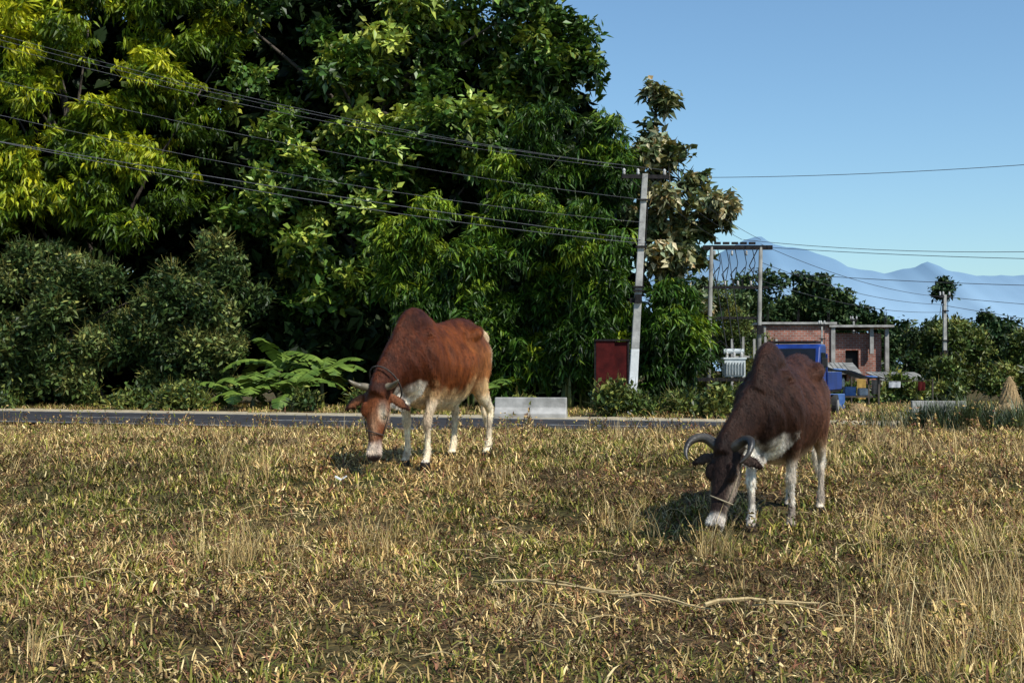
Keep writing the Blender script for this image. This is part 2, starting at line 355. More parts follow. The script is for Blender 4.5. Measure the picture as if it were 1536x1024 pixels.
# ------------------------------------------------------------------ banana plants
M_ban=noisy('banana_leaf',(.05,.10,.012),(.15,.22,.03),scale=2,rough=.5,bump=.1)
M_bst=noisy('banana_stem',(.06,.07,.02),(.14,.13,.05),scale=3,rough=.6,bump=.2)
def banana(base,h,nl,seed,ll=1.7):
    rr=random.Random(seed); e=empty('banana_plant',base)
    g=G(); g.tube([(0,0,-.1),(.02,0,h*.5),(.03,0,h)],[.11,.09,.05],10); g.obj('stem',M_bst,e,smooth=True)
    g=G()
    for i in range(nl):
        az=i*2.4+rr.uniform(-.4,.4); el=rr.uniform(.45,1.35); l=ll*rr.uniform(.75,1.15); hd=Vector((math.cos(az),math.sin(az),0)); p=Vector((.03,0,h-.05)); k=16
        side=Vector((-hd.y,hd.x,0)); a=el; prev=None
        for j in range(k+1):
            t=j/k; w=.34*math.sin(math.pi*min(1,max(.03,(t-.1)/.9)))**.5 if t>.1 else .02
            if prev is not None:
                pp,pw,pa=prev
                for sg in(-1,1):
                    dz=-.30-rr.uniform(-.15,.3); gap=.97
                    o0=pp+side*sg*pw+Vector((0,0,dz*pw)); o1=pp.lerp(p,gap)+side*sg*w+Vector((0,0,dz*w))
                    g.add([pp,pp.lerp(p,gap),o1,o0],[(0,1,2,3)])
            prev=(p.copy(),max(w,.02),a)
            d=hd*math.cos(a)+Vector((0,0,math.sin(a))); p=p+d*(l/k); a-=rr.uniform(.07,.15)
    g.obj('leaves',M_ban,e)
banana(g0(-8.3,42.7),.4,9,1,2.0); banana(g0(-7.0,42.4),.4,9,2,1.9); banana(g0(-6.3,44.0),1.0,9,3,2.0); banana(g0(-7.8,44.6),1.3,9,4,2.1); banana(g0(-9.2,43.6),.5,7,9,1.7); banana(g0(-.9,41.6),.6,6,6,1.2)

# ------------------------------------------------------------------ poles
def insul(g,p,s=1):
    p=Vector(p); g.tube([p,p+Vector((0,0,.08*s)),p+Vector((0,0,.1*s)),p+Vector((0,0,.16*s)),p+Vector((0,0,.2*s))],[.03*s,.05*s,.035*s,.05*s,.02*s],8)
def pole(base,top,w0=.17,w1=.11,paint=True,arm=1.2,arm_z=.08,armrot=0):
    e=empty('utility_pole',base); b=Vector((0,0,-.3)); t=Vector(top)-Vector(base)
    def seg(a,c,wa,wc,nm,mat,pr=0):
        g=G(); P=[]
        for q,w in((a,wa+pr),(c,wc+pr)):
            for sx,sy in((-1,-1),(1,-1),(1,1),(-1,1)): P.append(q+Vector((sx*w/2,sy*w*.42,0)))
        g.add(P,[(0,3,2,1),(4,5,6,7),(0,1,5,4),(1,2,6,5),(2,3,7,6),(3,0,4,7)]); return g.obj(nm,mat,e,bevel=.012)
    seg(b,t,w0,w1,'shaft',M_polec)
    if paint:
        f=.3; seg(b.lerp(t,.0),b.lerp(t,f),w0,w0+(w1-w0)*f,'painted_base',M_white,.006)
    if arm:
        g=G(); rot=Matrix.Rotation(armrot,3,'Z')
        g.box(t+Vector((0,0,-arm_z)),(arm,.10,.11),rot); g.box(t+Vector((0,-.09,-.75)),(.3,.05,.05),rot)
        for s in(-1,1): 
            g.tube([t+rot@Vector((s*arm*.36,0,-.12)),t+Vector((0,0,-.5))],.015,5)
        for zz in(-2.0,-3.1,-3.2): 
            q=b.lerp(t,1+zz/ t.z); g.box(q,(w0*1.25,w0*1.2,.05))
        q=b.lerp(t,.5); g.box(q+Vector((.0,-.13,0)),(.2,.12,.24)); g.box(q+Vector((-.16,-.05,-.05)),(.16,.1,.14))
        g.tube([b.lerp(t,.97)+Vector((.13,0,0)),b.lerp(t,.8)+Vector((.13,-.02,0)),b.lerp(t,.55)+Vector((.12,-.05,0))],.014,5)
        g.obj('crossarm',M_iron,e)
        g=G()
        for s in(-.45,-.15,.42): insul(g,t+rot@Vector((s*arm,0,-arm_z+.03)))
        g.obj('insulators',M_ceramic,e,smooth=True)
    return e
PT=Vector((3.80,38,7.2))
pole((3.38,38,float(gz(3.38,38))),PT,.25,.16,arm=1.35,armrot=.1)
pole((20.1,62,0),(20.15,62,5.1),.2,.13,arm=.5)
pole((-16.5,26.5,.35),(-16.3,26.5,9.8),.24,.15,arm=1.2)
pole((20.0,78,0),(20.0,78,4.6),.14,.1,paint=False,arm=.4)
pole((15.3,66,0),(15.35,66,3.9),.12,.09,paint=False,arm=.3)
e=empty('transformer_station',(7.6,46,.1))
def tl(x,z,y=0): return Vector((x-7.6,y,z-.1))
g=G()
g.tube([tl(6.72,-.2),tl(6.9,5.85)],[.10,.065],8); g.tube([tl(8.45,-.2),tl(8.6,5.85)],[.10,.065],8); g.obj('poles',M_polet,e,smooth=True)
g=G()
g.box(tl(7.8,5.83),(2.4,.1,.15)); g.box(tl(7.8,5.83,.2),(2.4,.08,.1)); g.box(tl(7.75,4.45),(2.2,.08,.09)); g.box(tl(7.7,3.4),(2.0,.07,.08)); g.box(tl(7.2,1.28,-.25),(2.1,.08,.12)); g.box(tl(7.2,1.28,.25),(2.1,.08,.12))
for x in(7.1,7.4,7.7,8.0,8.3): g.tube([tl(x,4.45),tl(x-.15,4.9),tl(x+.05,5.15)],.02,5); g.box(tl(x,5.98),(.22,.1,.08)); g.tube([tl(x,5.83),tl(x+.1,5.3),tl(x-.05,4.5)],.014,5)
g.tube([tl(6.8,2.4),tl(7.2,2.6),tl(7.5,2.35)],.02,5); g.tube([tl(8.5,5.8),tl(8.2,5.2),tl(8.5,4.6)],.02,5)
g.box(tl(8.45,1.2,-.1),(.5,.2,.12)); g.box(tl(8.55,3.0,-.1),(.22,.14,.3)); g.box(tl(6.85,2.9,-.1),(.2,.14,.3))
g.obj('steel_channels',M_iron,e)
g=G()
for x in(6.9,7.35,7.8,8.25,8.6): insul(g,tl(x,4.5),.9)
for x in(7.0,7.6,8.1,8.6): insul(g,tl(x,5.55),.9)
for x in(7.4,7.65,7.9): insul(g,tl(x,2.0,-.1),1.1)
g.obj('insulators',M_ceramic,e,smooth=True)
g=G(); g.box(tl(7.65,1.67),(.72,.5,.6)); g.box(tl(7.65,2.0),(.8,.56,.06)); g.tube([tl(7.3,2.25),tl(8.0,2.25)],.09,10)
for k in range(7): g.box(tl(7.35+k*.1,1.65,-.31),(.02,.12,.45))
g.obj('transformer_tank',M_grey,e,bevel=.01)
g=G(); g.box(tl(8.55,1.9,-.15),(.3,.2,.45)); g.obj('meter_box',M_concrete,e,bevel=.01)

def wire(g,a,b,sag=.4,r=.011,n=18):
    a=Vector(a);b=Vector(b); pts=[a.lerp(b,i/n)-Vector((0,0,sag*4*(i/n)*(1-i/n))) for i in range(n+1)]; g.tube(pts,r,4,cap=False)
LP=Vector((-16.3,26.5,9.8))
g=G()
for dx,dz in((-.55,.15),(-.2,.2),(.5,.12)): wire(g,PT+Vector((dx,0,dz)),LP+Vector((dx,0,dz)),.55,.005)
for dz,sg in((-.75,.45),(-1.4,.5),(-2.0,.4)): wire(g,PT+Vector((-.05,-.1,dz)),LP+Vector((0,0,dz*1.15)),sg,.007 if dz<-1.6 else .005)
wire(g,PT+Vector((0,0,-1.9)),(-17,26.5,7.35),.15,.008)
g.obj('power_lines',M_wire)
g=G()
for dx in(-.4,.1,.5): wire(g,PT+Vector((dx,0,.1)),(7.8+dx*1.6,46,6.1),.15,.008)
for dz in(0,-.7,-1.4): wire(g,(8.6,46,5.95+dz*.9),(20.15,62,5.0+dz*.5),.35,.010)
wire(g,(8.0,46,6.1),(24,30,5.3),.7,.009); wire(g,(8.0,46,5.9),(24,30,4.2),.3,.009)
wire(g,(6.9,47,8.4),(22,36,7.9),.25,.010); wire(g,(8.6,46,5.0),(24,32,3.7),.3,.010); wire(g,(20.15,62,5.0),(40,50,3.2),.3,.012); wire(g,(20.15,62,4.6),(40,56,1.4),.2,.012)
for k in range(3): wire(g,(6.9+.3*k,46,5.6),(7.4+.25*k,45.9,2.3),-.02,.012)
g.obj('power_lines',M_wired)

# ------------------------------------------------------------------ barriers, sheet
def barrier(c,l,h,rz):
    g=G(); P=[]
    for x in(-l/2,l/2):
        for y,z in((-.28,-.1),(-.28,.12),(-.12,h*.5),(-.10,h),(.10,h),(.12,h*.5),(.28,.12),(.28,-.1)): P.append((x,y,z))
    F=[(i,(i+1)%8,8+(i+1)%8,8+i) for i in range(8)]+[tuple(range(8))[::-1],tuple(range(8,16))]
    g.add(P,F); o=g.obj('concrete_barrier',M_concrete,bevel=.02); o.location=c; o.rotation_euler=(0,0,rz)
barrier((.50,35.3,.34),1.9,.54,-.12)
barrier((12.2,38.2,.24),1.5,.48,-.1)
e=empty('metal_hoarding',(3.0,40.0,.35))
g=G(); g.box((-.2,0,1.25),(.55,.03,1.75)); g.box((.28,.05,1.2),(.42,.03,1.8)); g.obj('sheet',M_red,e)
g=G(); g.box((-.5,.03,1.0),(.06,.06,2.3)); g.box((.5,.03,1.0),(.06,.06,2.3)); g.box((0,-.03,2.15),(1.05,.05,.05)); g.box((0,-.03,.7),(1.05,.04,.04)); g.obj('frame',M_iron,e)

# ------------------------------------------------------------------ brick house
m,nt,b=newmat('brickwork'); L=nt.links.new
tc=N(nt,'ShaderNodeTexCoord'); mp=N(nt,'ShaderNodeMapping'); mp.inputs['Rotation'].default_value=(R(90),0,0)
br=N(nt,'ShaderNodeTexBrick'); br.inputs['Color1'].default_value=(.36,.13,.085,1); br.inputs['Color2'].default_value=(.24,.085,.055,1); br.inputs['Mortar'].default_value=(.3,.27,.24,1)
br.inputs['Scale'].default_value=1; br.inputs['Brick Width'].default_value=.3; br.inputs['Row Height'].default_value=.12; br.inputs['Mortar Size'].default_value=.015
n=N(nt,'ShaderNodeTexNoise'); n.inputs['Scale'].default_value=1.2; n.inputs['Detail'].default_value=6
L(tc.outputs['Object'],mp.inputs[0]); L(mp.outputs[0],br.inputs['Vector']); L(tc.outputs['Object'],n.inputs['Vector'])
rp=ramp(nt,[(.3,(.5,.45,.45)),(.6,(1.2,1.2,1.2))]); L(n.outputs['Fac'],rp.inputs[0])
mx=N(nt,'ShaderNodeMix',data_type='RGBA',blend_type='MULTIPLY'); mx.inputs[0].default_value=1
L(br.outputs['Color'],mx.inputs[6]); L(rp.outputs[0],mx.inputs[7]); L(mx.outputs[2],b.inputs['Base Color']); b.inputs['Roughness'].default_value=.9
M_brick=m
e=empty('brick_house',(16.4,70,.45),0)
def wallrow(g,x0,x1,z0,z1,y,wins,t=.22):
    xs_=[x0]; 
    for a,c,zb,zt in wins:
        g.box(((xs_[-1]+a)/2,y,(z0+z1)/2),(a-xs_[-1],t,z1-z0)); 
        g.box(((a+c)/2,y,(z0+zb)/2),(c-a,t,zb-z0)); g.box(((a+c)/2,y,(zt+z1)/2),(c-a,t,z1-zt)); xs_.append(c)
    g.box(((xs_[-1]+x1)/2,y,(z0+z1)/2),(x1-xs_[-1],t,z1-z0))
g=G(); wallrow(g,-3.2,.3,-.6,3.5,0,[(-2.5,-1.7,.8,1.9),(-.9,-.2,.8,1.9)]); g.box((-3.1,2.5,1.5),(.22,4.7,4.0)); g.box((.2,2.5,1.5),(.22,4.7,4.0)); g.box((-1.5,4.9,1.5),(3.6,.22,4.0))
wallrow(g,.5,3.1,-.6,3.1,.5,[(1.2,1.9,.9,2.2)]); g.box((3.0,2.8,1.25),(.22,4.4,3.7)); g.box((1.8,4.9,1.25),(2.4,.22,3.7))
g.obj('walls',M_brick,e)
g=G(); g.box((-1.45,2.4,3.60),(4.1,5.4,.12)); g.box((1.9,2.3,3.45),(3.4,5.2,.12)); g.box((.42,-.1,1.6),(.22,.22,3.7),None); g.box((-3.2,-.14,1.4),(.22,.1,4.1))
g.obj('slabs_and_columns',M_concrete,e,bevel=.01)
g=G(); g.box((2.5,.1,2.7),(.2,.2,1.4)); g.box((3.3,.1,1.4),(.2,.2,3.9)); g.box((-2.1,-.14,1.98),(1.1,.14,.1)); g.box((-.55,-.14,1.98),(1.0,.14,.1)); g.obj('pale_lintels',M_concrete,e,bevel=.01)
g=G(); g.box((-2.1,.2,1.35),(.9,.1,1.3)); g.box((-.55,.2,1.35),(.8,.1,1.3)); g.box((1.55,.7,1.55),(.9,.1,1.6)); g.obj('windows',M_void,e)  # dark panels behind the openings paint the shade of the rooms
g=G()
for x in(-3.0,-1.4,.2,3.2):
    for k in range(4): g.tube([(x+.08*(k%2),.1+.1*(k//2),3.4),(x+.08*(k%2)+.03,.1+.1*(k//2),4.05+.1*k)],.012,4)
g.obj('rebar',M_iron,e)
def shed(name,c,w,d,h,mat_w,mat_r,rz=0):
    e=empty(name,c,rz); g=G()
    g.box((0,d/2,h/2),(w,.08,h)); g.box((-w/2,0,h/2),(.08,d,h)); g.box((w/2,0,h/2),(.08,d,h)); g.box((-w*.3,-d/2,h/2),(w*.4,.08,h)); g.box((w*.4,-d/2,h/2),(w*.2,.08,h)); g.obj('walls',mat_w,e)
    g=G(); rt=Matrix.Rotation(.18,3,'X'); g.box((0,-.1,h+.18),(w+.5,d+.7,.05),rt)
    for k in range(int(w/.2)): g.box((-w/2+k*.2,-.1,h+.215),(.05,d+.7,.03),rt)
    g.obj('roof',mat_r,e)
    g=G(); g.box((.15*w,-d/2+.1,h*.45),(w*.3,.05,h*.9)); g.obj('doorway_shade',M_void,e)  # dark sheet in the doorway, painted shade of the shed interior
shed('tin_shed',(17.4,60,0),1.8,1.6,1.1,M_brick,M_polet,.1)
shed('tin_shed',(14.6,61,0),1.8,2,1.5,M_brick,M_polet,-.1)
e=empty('market_stall',(10.75,43,.2))
g=G()
for x,z in((-.9,1.55),(.9,1.2)):
    for y in(-.6,.6): g.tube([(x,y,-.1),(x,y,z)],.035,6)
g.box((0,0,.55),(1.7,1.0,.05)); g.obj('frame',M_bark,e)
g=G(); nu=12
P=[];
for i in range(nu+1):
    for j in range(7):
        x=-1.05+2.1*i/nu; y=-.75+1.5*j/6; P.append((x,y,1.62-.46*i/nu-.08*math.sin(math.pi*i/nu*2)**2-.05*math.sin(j*1.3)))
g.add(P,[(i*7+j,(i+1)*7+j,(i+1)*7+j+1,i*7+j+1) for i in range(nu) for j in range(6)]); 
g.obj('tarp',M_tarp,e,smooth=True)
g=G(); g.box((-.55,-.52,.3),(.8,.05,.7)); g.box((.1,-.1,.72),(.35,.3,.3)); g.obj('blue_crate',M_tarp,e,bevel=.02)
g=G(); g.box((-.35,-.3,1.0),(.45,.3,.3)); g.box((.5,-.2,.7),(.3,.3,.26)); g.obj('pale_sacks',M_wcl,e,bevel=.06)
e=empty('clothes_line',(12.9,46,.1))
g=G(); g.tube([(-1.2,0,0),(-1.2,0,1.3)],.03,6); g.tube([(1.6,0,0),(1.6,0,1.2)],.03,6); g.tube([(-1.2,0,1.25),(.2,0,1.1),(1.6,0,1.15)],.008,4); g.obj('posts_and_line',M_bark,e)
def cloth(x,w,h,z,mat,nm):
    g=G(); P=[]
    for i in range(7):
        for j in range(5): P.append((x+w*i/6,.05*math.sin(i*1.9+j*.5)*j/4,z-h*j/4))
    g.add(P,[(i*5+j,(i+1)*5+j,(i+1)*5+j+1,i*5+j+1) for i in range(6) for j in range(4)]); g.obj(nm,mat,e,smooth=True)
cloth(-1.0,.3,.7,1.2,M_yel,'ochre_cloth'); cloth(-.5,.3,.5,1.17,M_rub,'black_cloth'); cloth(.1,.4,.22,1.12,M_wcl,'pale_cloth'); cloth(1.1,.25,.3,1.1,M_red,'red_cloth')
def hay(c,r,h):
    g=G(); n=28; P=[];F=[]; lv=9
    for j in range(lv):
        t=j/(lv-1); rr_=r*(1-t)**.75*(1.05 if j else .95)+.02
        for k in range(n): a=6.283*k/n; q=rr_*(1+.09*math.sin(k*3.1+j*2)+random.uniform(-.05,.05)); P.append((q*math.cos(a),q*math.sin(a),h*t))
    F=[(j*n+k,j*n+(k+1)%n,(j+1)*n+(k+1)%n,(j+1)*n+k) for j in range(lv-1) for k in range(n)]
    g.add(P,F)
    for i in range(160):
        t=random.random(); a=random.uniform(0,6.28); q=r*(1-t)**.75; p=Vector((q*math.cos(a),q*math.sin(a),h*t)); d=Vector((math.cos(a),math.sin(a),random.uniform(-1.5,.2)))*.12
        g.add([p,p+d,p+d+Vector((.01,.01,.015))],[(0,1,2)])
    o=g.obj('haystack',M_hay); o.location=c
hay((16.9,45.3,.1),.42,1.3); hay((10.0,38.5,.2),.42,.45); hay((16.0,43,.15),.7,.4)
e=empty('post_fence',(9.9,60,0)); g=G()
for k in range(5): g.box((k*.5,0,1.4),(.1,.12,3.2+.2*(k%2)))
g.box((1.1,.1,2.2),(2.4,.05,.08)); g.obj('posts',M_concrete,e)

# ------------------------------------------------------------------ blue mini truck
e=empty('blue_truck',(7.95,37.0,.30))
e.rotation_euler=(0,0,R(-112))
def box(nm,c,s,mat,bev=.03,rot=None):
    g=G(); g.box(c,s,rot); return g.obj(nm,mat,e,bevel=bev)
g=G()
prof=[(0.15,.45),(.15,1.92),(.25,2.0),(1.0,2.0),(1.12,1.93),(1.42,1.2),(1.5,.95),(1.5,.45)]
P=[(x,y,z) for y in(-.78,.78) for x,z in prof]; k=len(prof)
g.add(P,[tuple(range(k)),tuple(range(k,2*k))[::-1]]+[(i,k+i,k+(i+1)%k,(i+1)%k) for i in range(k)]); g.obj('cab',M_blue,e,bevel=.04)
g=G(); P=[(1.15,-.66,1.88),(1.15,.66,1.88),(1.425,.68,1.24),(1.425,-.68,1.24)]; g.add([(x+.012,y,z) for x,y,z in P]+[(x-.02,y,z) for x,y,z in P],[(0,1,2,3),(4,7,6,5),(0,4,5,1),(1,5,6,2),(2,6,7,3),(3,7,4,0)])
for y in(-.785,.785): g.box((.68,y,1.52),(.72,.02,.5))
g.obj('windows',M_glass,e)
box('bed_floor',(-1.2,0,.72),(2.6,1.6,.1),M_iron)
for y in(-.8,.8): box('bed_side',(-1.2,y,1.0),(2.6,.05,.5),M_blue,.01)
box('tailgate',(-2.5,0,1.0),(.05,1.6,.5),M_blue,.01); box('headboard',(.02,0,1.25),(.06,1.6,1.0),M_blue,.01)
box('chassis',(-.6,0,.55),(3.6,.7,.14),M_iron,.01); box('bumper',(1.56,0,.5),(.1,1.6,.2),M_iron,.02)
box('roof_rack',(.6,0,2.06),(.8,1.3,.06),M_iron,.01); box('grille',(1.52,0,.85),(.03,.9,.2),M_iron,.005)
g=G(); 
for y in(-.6,.6): g.tube([(1.49,y,.85),(1.54,y,.85)],[.1,.09],12)
g.obj('headlamps',M_ceramic,e,smooth=True)
g=G()
for y in(-.9,.9): g.box((1.2,y,1.5),(.06,.16,.24))
g.obj('mirrors',M_rub,e,bevel=.02)
g=G()
for x in(.85,-1.7):
    for y in(-.72,.72): g.tube([(x,y-.1,.3),(x,y-.09,.3),(x,y+.09,.3),(x,y+.1,.3)],[.24,.3,.3,.24],20)
g.obj('tyres',M_rub,e,smooth=False)
g=G()
for x in(.85,-1.7):
    for y in(-.825,.825): g.tube([(x,y-.01,.3),(x,y+.01,.3)],.15,14)
g.obj('hubs',M_concrete,e)

# ------------------------------------------------------------------ mountains (distance haze painted into the colour: blue, paler toward the valley floor)
m,nt,b=newmat('hazy_hills'); L=nt.links.new
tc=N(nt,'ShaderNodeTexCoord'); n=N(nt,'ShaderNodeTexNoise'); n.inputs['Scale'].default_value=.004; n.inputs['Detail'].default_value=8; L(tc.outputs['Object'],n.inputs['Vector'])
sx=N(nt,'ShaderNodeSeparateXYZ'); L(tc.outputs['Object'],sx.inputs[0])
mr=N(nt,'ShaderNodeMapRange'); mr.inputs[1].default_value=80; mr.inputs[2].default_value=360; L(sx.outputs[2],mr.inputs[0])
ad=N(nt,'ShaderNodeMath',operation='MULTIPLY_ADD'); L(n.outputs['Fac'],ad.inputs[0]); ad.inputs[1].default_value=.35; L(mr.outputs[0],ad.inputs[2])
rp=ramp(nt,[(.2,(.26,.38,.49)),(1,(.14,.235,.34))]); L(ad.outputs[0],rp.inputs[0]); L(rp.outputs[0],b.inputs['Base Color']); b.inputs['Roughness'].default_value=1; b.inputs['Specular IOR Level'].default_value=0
def hills(name,y0,prof,seed,depth=900,mat=m):
    xs_=np.linspace(prof[0][0],prof[-1][0],260); hz=np.interp(xs_,[p[0] for p in prof],[p[1] for p in prof])
    V=[];nv=14
    for j in range(nv):
        t=j/(nv-1)
        for i,x in enumerate(xs_):
            k=noise.fractal(Vector((x*.004,t*3,seed)),1,2,5)
            k2=noise.fractal(Vector((x*.012,seed,2)),1,2,4)
            V.append((x,y0-depth*(1-t),max(-5,(hz[i]+k2*hz[i]*.03)*(t**1.0)+k*hz[i]*.03*t*(1-t)*4)))
    n=len(xs_); F=[(j*n+i,j*n+i+1,(j+1)*n+i+1,(j+1)*n+i) for j in range(nv-1) for i in range(n-1)]
    mesh_obj(name,V,F,mat,smooth=True)
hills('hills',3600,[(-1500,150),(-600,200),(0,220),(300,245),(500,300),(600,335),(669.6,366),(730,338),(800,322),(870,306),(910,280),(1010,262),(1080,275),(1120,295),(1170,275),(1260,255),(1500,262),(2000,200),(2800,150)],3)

# ------------------------------------------------------------------ grass
def blade(g,p,az,l,w,lean,curl,col,seg=3):
    p=Vector(p); a=math.pi/2-lean; hd=Vector((math.cos(az),math.sin(az),0)); sd=Vector((-hd.y,hd.x,0)); V=[];F=[]
    for i in range(seg):
        ww=w*(1-.45*i/seg)/2; V+= [p-sd*ww,p+sd*ww]
        d=hd*math.cos(a)+Vector((0,0,math.sin(a))); p=p+d*(l/seg); a-=curl/seg
        if p.z<.004: p.z=.004
    V.append(p)
    for i in range(seg-1): F.append((2*i,2*i+1,2*i+3,2*i+2))
    F.append((2*seg-2,2*seg-1,2*seg)); g.add(V,F,col)
STRAW=[(.56,.42,.19),(.70,.56,.30),(.45,.31,.13),(.37,.26,.11)]
GREEN=[(.13,.145,.024),(.20,.20,.035),(.08,.105,.018),(.26,.25,.05)]
BROWN=[(.12,.065,.032),(.19,.11,.05),(.06,.035,.02),(.19,.085,.05)]
def pick(ws):
    r_=random.random(); t=0
    for w,p in ws:
        t+=w
        if r_<t: c=random.choice(p); k=random.uniform(.7,1.3); return tuple(x*k for x in c)
    return ws[-1][1][0]
m,nt,b=newmat('grass_blades'); L=nt.links.new
at=N(nt,'ShaderNodeAttribute',attribute_type='GEOMETRY',attribute_name='tint')
rp=ramp(nt,[(0,(.36,.35,.32)),(.5,(.95,.92,.85)),(1,(1.55,1.42,1.2))]); L(at.outputs['Fac'],rp.inputs[0])
vc=N(nt,'ShaderNodeVertexColor',layer_name='Col'); mx=N(nt,'ShaderNodeMix',data_type='RGBA',blend_type='MULTIPLY'); mx.inputs[0].default_value=1
L(rp.outputs[0],mx.inputs[6]); L(vc.outputs[0],mx.inputs[7]); L(mx.outputs[2],b.inputs['Base Color']); b.inputs['Roughness'].default_value=.6; b.inputs['Specular IOR Level'].default_value=.2
M_grass=m
def T_grass(name,n,l,w,lean,curl,ws,rad=.13):
    g=G()
    for i in range(n):
        a=random.uniform(0,6.28); q=rad*math.sqrt(random.random())
        blade(g,(q*math.cos(a),q*math.sin(a),-.01),random.uniform(0,6.28),random.uniform(*l),random.uniform(*w),random.uniform(*lean),random.uniform(*curl),pick(ws))
    return g
def go(g,name): return g.obj(name,M_grass,do_link=False)
tg=[]
for i in range(4): tg.append(go(T_grass('',34,(.04,.11),(.006,.012),(.1,1.1),(.3,2.4),[(.60,GREEN),(.26,STRAW),(.14,BROWN)]),'g0%d'%i))
for i in range(4): tg.append(go(T_grass('',34,(.04,.13),(.005,.011),(.3,1.4),(.5,3.0),[(.16,GREEN),(.54,STRAW),(.30,BROWN)]),'g1%d'%i))
for i in range(3): tg.append(go(T_grass('',30,(.04,.09),(.006,.010),(.5,1.5),(.2,1.6),[(.14,GREEN),(.20,STRAW),(.66,BROWN)]),'g2%d'%i))
for i in range(3):
    g=T_grass('',13,(.18,.42),(.003,.005),(.02,.6),(.1,1.1),[(.85,STRAW),(.15,BROWN)],.07); tg.append(go(g,'g3%d'%i))
for i in range(3):
    g=G()
    for s in range(5):
        az=random.uniform(0,6.28); ln=random.uniform(.12,.26); le=random.uniform(.05,.6); c=pick([(.7,BROWN),(.3,STRAW)])
        b0=Vector((random.uniform(-.06,.06),random.uniform(-.06,.06),0)); blade(g,b0,az,ln,.005,le,.2,c)
        for k in range(9):
            t=random.uniform(.25,1); p=b0+Vector((math.cos(az)*math.sin(le),math.sin(az)*math.sin(le),math.cos(le)))*ln*t
            leaf(g,p,rv()+Vector((0,0,.4)),rv(),random.uniform(.02,.045),.014,pick([(.45,BROWN),(.25,GREEN),(.3,STRAW)]))
    tg.append(go(g,'g4%d'%i))
def pts_field(n,x0,x1,y0,y1,cond=None):
    x=RNG.uniform(x0,x1,n); y=RNG.uniform(y0,y1,n); return x,y
Xs=[];Ys=[];Ss=[];Is=[];Ts=[]
def addg(x,y,s,i,t): Xs.append(x);Ys.append(y);Ss.append(s);Is.append(i);Ts.append(t)
def pn(x,y,f,s): return np.array([noise.noise(Vector((a*f,b_*f,s))) for a,b_ in zip(x,y)])
for (y0,y1,dens,sc) in [(3.6,9,110,1.0),(9,15,75,1.12),(15,27.5,36,1.4)]:
    w1=.44*y1+1.5; n=int(2*w1*(y1-y0)*dens); x,y=pts_field(n,-w1,w1,y0,y1)
    ok=(np.abs(x)<.44*y+.9)&(y+.42*x<27.3); x=x[ok];y=y[ok];n=len(x)
    k=pn(x,y,.5,3)+.6*pn(x,y,1.9,9); k2=pn(x,y,.45,20)+.7*pn(x,y,1.6,5); k3=pn(x,y,4.,31)
    u=RNG.random(n); idx=np.zeros(n,int)
    gr=np.clip(.33+k*1.4-.012*(y-9),.03,.88); br_=np.clip(.26+k2*1.0,.03,.75)
    for q in range(n):
        if u[q]<gr[q]: idx[q]=RNG.integers(0,4)
        elif u[q]<gr[q]+(1-gr[q])*br_[q]: idx[q]=RNG.integers(8,11)
        else: idx[q]=RNG.integers(4,8)
    wv=RNG.random(n)<.03; idx[wv]=RNG.integers(14,17,wv.sum())
    addg(x,y,sc*RNG.uniform(.6,1.2,n)*(1+.4*k3),idx,np.clip(.55-k2*.42+k3*.55+RNG.normal(0,.2,n),0,1))
patch=[(-1.75,8.3,.3,26),(-.9,8.8,.25,18),(2.6,7.2,.6,60),(2.2,6.2,.4,44),(3.1,8.8,.7,44),(.9,9.3,.2,12),(1.75,5.6,.3,18),(-2.3,5.7,.3,14),(-.3,11.2,.4,10),(-2.5,12,.7,20),(2.9,12.5,1.0,34),(4.5,14,1.4,50),(-5,16,2.0,40),(1,17,2,24),(5.5,19,2.0,50),(-8,22,2,24),(1.25,8.3,.2,14),(2.2,5.2,.3,20)]
for cx,cy,rad,n in patch:
    x=RNG.normal(cx,rad*.6,n); y=RNG.normal(cy,rad*.6,n); addg(x,y,RNG.uniform(.5,1.05,n),RNG.integers(11,14,n),RNG.uniform(.2,.9,n))
x,y=pts_field(420,-10,10,4.5,24); addg(x,y,RNG.uniform(.35,.8,420),RNG.integers(11,14,420),RNG.uniform(.1,.9,420))
x,y=pts_field(6000,-26,26,30,58); s=y+.42*x; ok=(s>36.2); x=x[ok];y=y[ok];n=len(x); addg(x,y,RNG.uniform(1.6,3,n),RNG.integers(0,8,n),RNG.uniform(.4,1,n))
x=np.concatenate(Xs);y=np.concatenate(Ys); n=len(x)
s=y+.42*x; ok=(s<27.2)|(s>35.2); 
Pg=np.stack([x,y,gz(x,y)],1)[ok]; S_=np.concatenate(Ss)[ok]; I_=np.concatenate(Is)[ok]; T_=np.concatenate(Ts)[ok]; n=len(Pg)
rot=np.stack([RNG.normal(0,.12,n),RNG.normal(0,.12,n),RNG.uniform(0,6.28,n)],1)
scatter('grass_field',Pg,rot,S_,I_,T_,tg)
M_sedge=leafmat('sedge',(.02,.035,.012),(.045,.065,.02),(.1,.12,.04),0)
tsd=[]
for i in range(3):
    g=G()
    for k in range(50):
        a=random.uniform(0,6.28); blade(g,(.12*math.cos(a)*random.random(),.12*math.sin(a)*random.random(),0),random.uniform(0,6.28),random.uniform(.3,.6),.012,random.uniform(.05,.6),random.uniform(.1,1),gcol())
    tsd.append(g.obj('sd%d'%i,M_sedge,do_link=False))
n=90; x=RNG.normal(6.9,.55,n); y=RNG.normal(20.6,.6,n)
scatter('sedge_clump',np.stack([x,y,gz(x,y)],1),np.stack([np.zeros(n),np.zeros(n),RNG.uniform(0,6,n)],1),RNG.uniform(.7,1.3,n),RNG.integers(0,3,n),RNG.random(n),tsd)
M_stalk=noisy('dry_stalk',(.36,.25,.11),(.52,.4,.2),scale=30,rough=.8,bump=.2)
g=G()
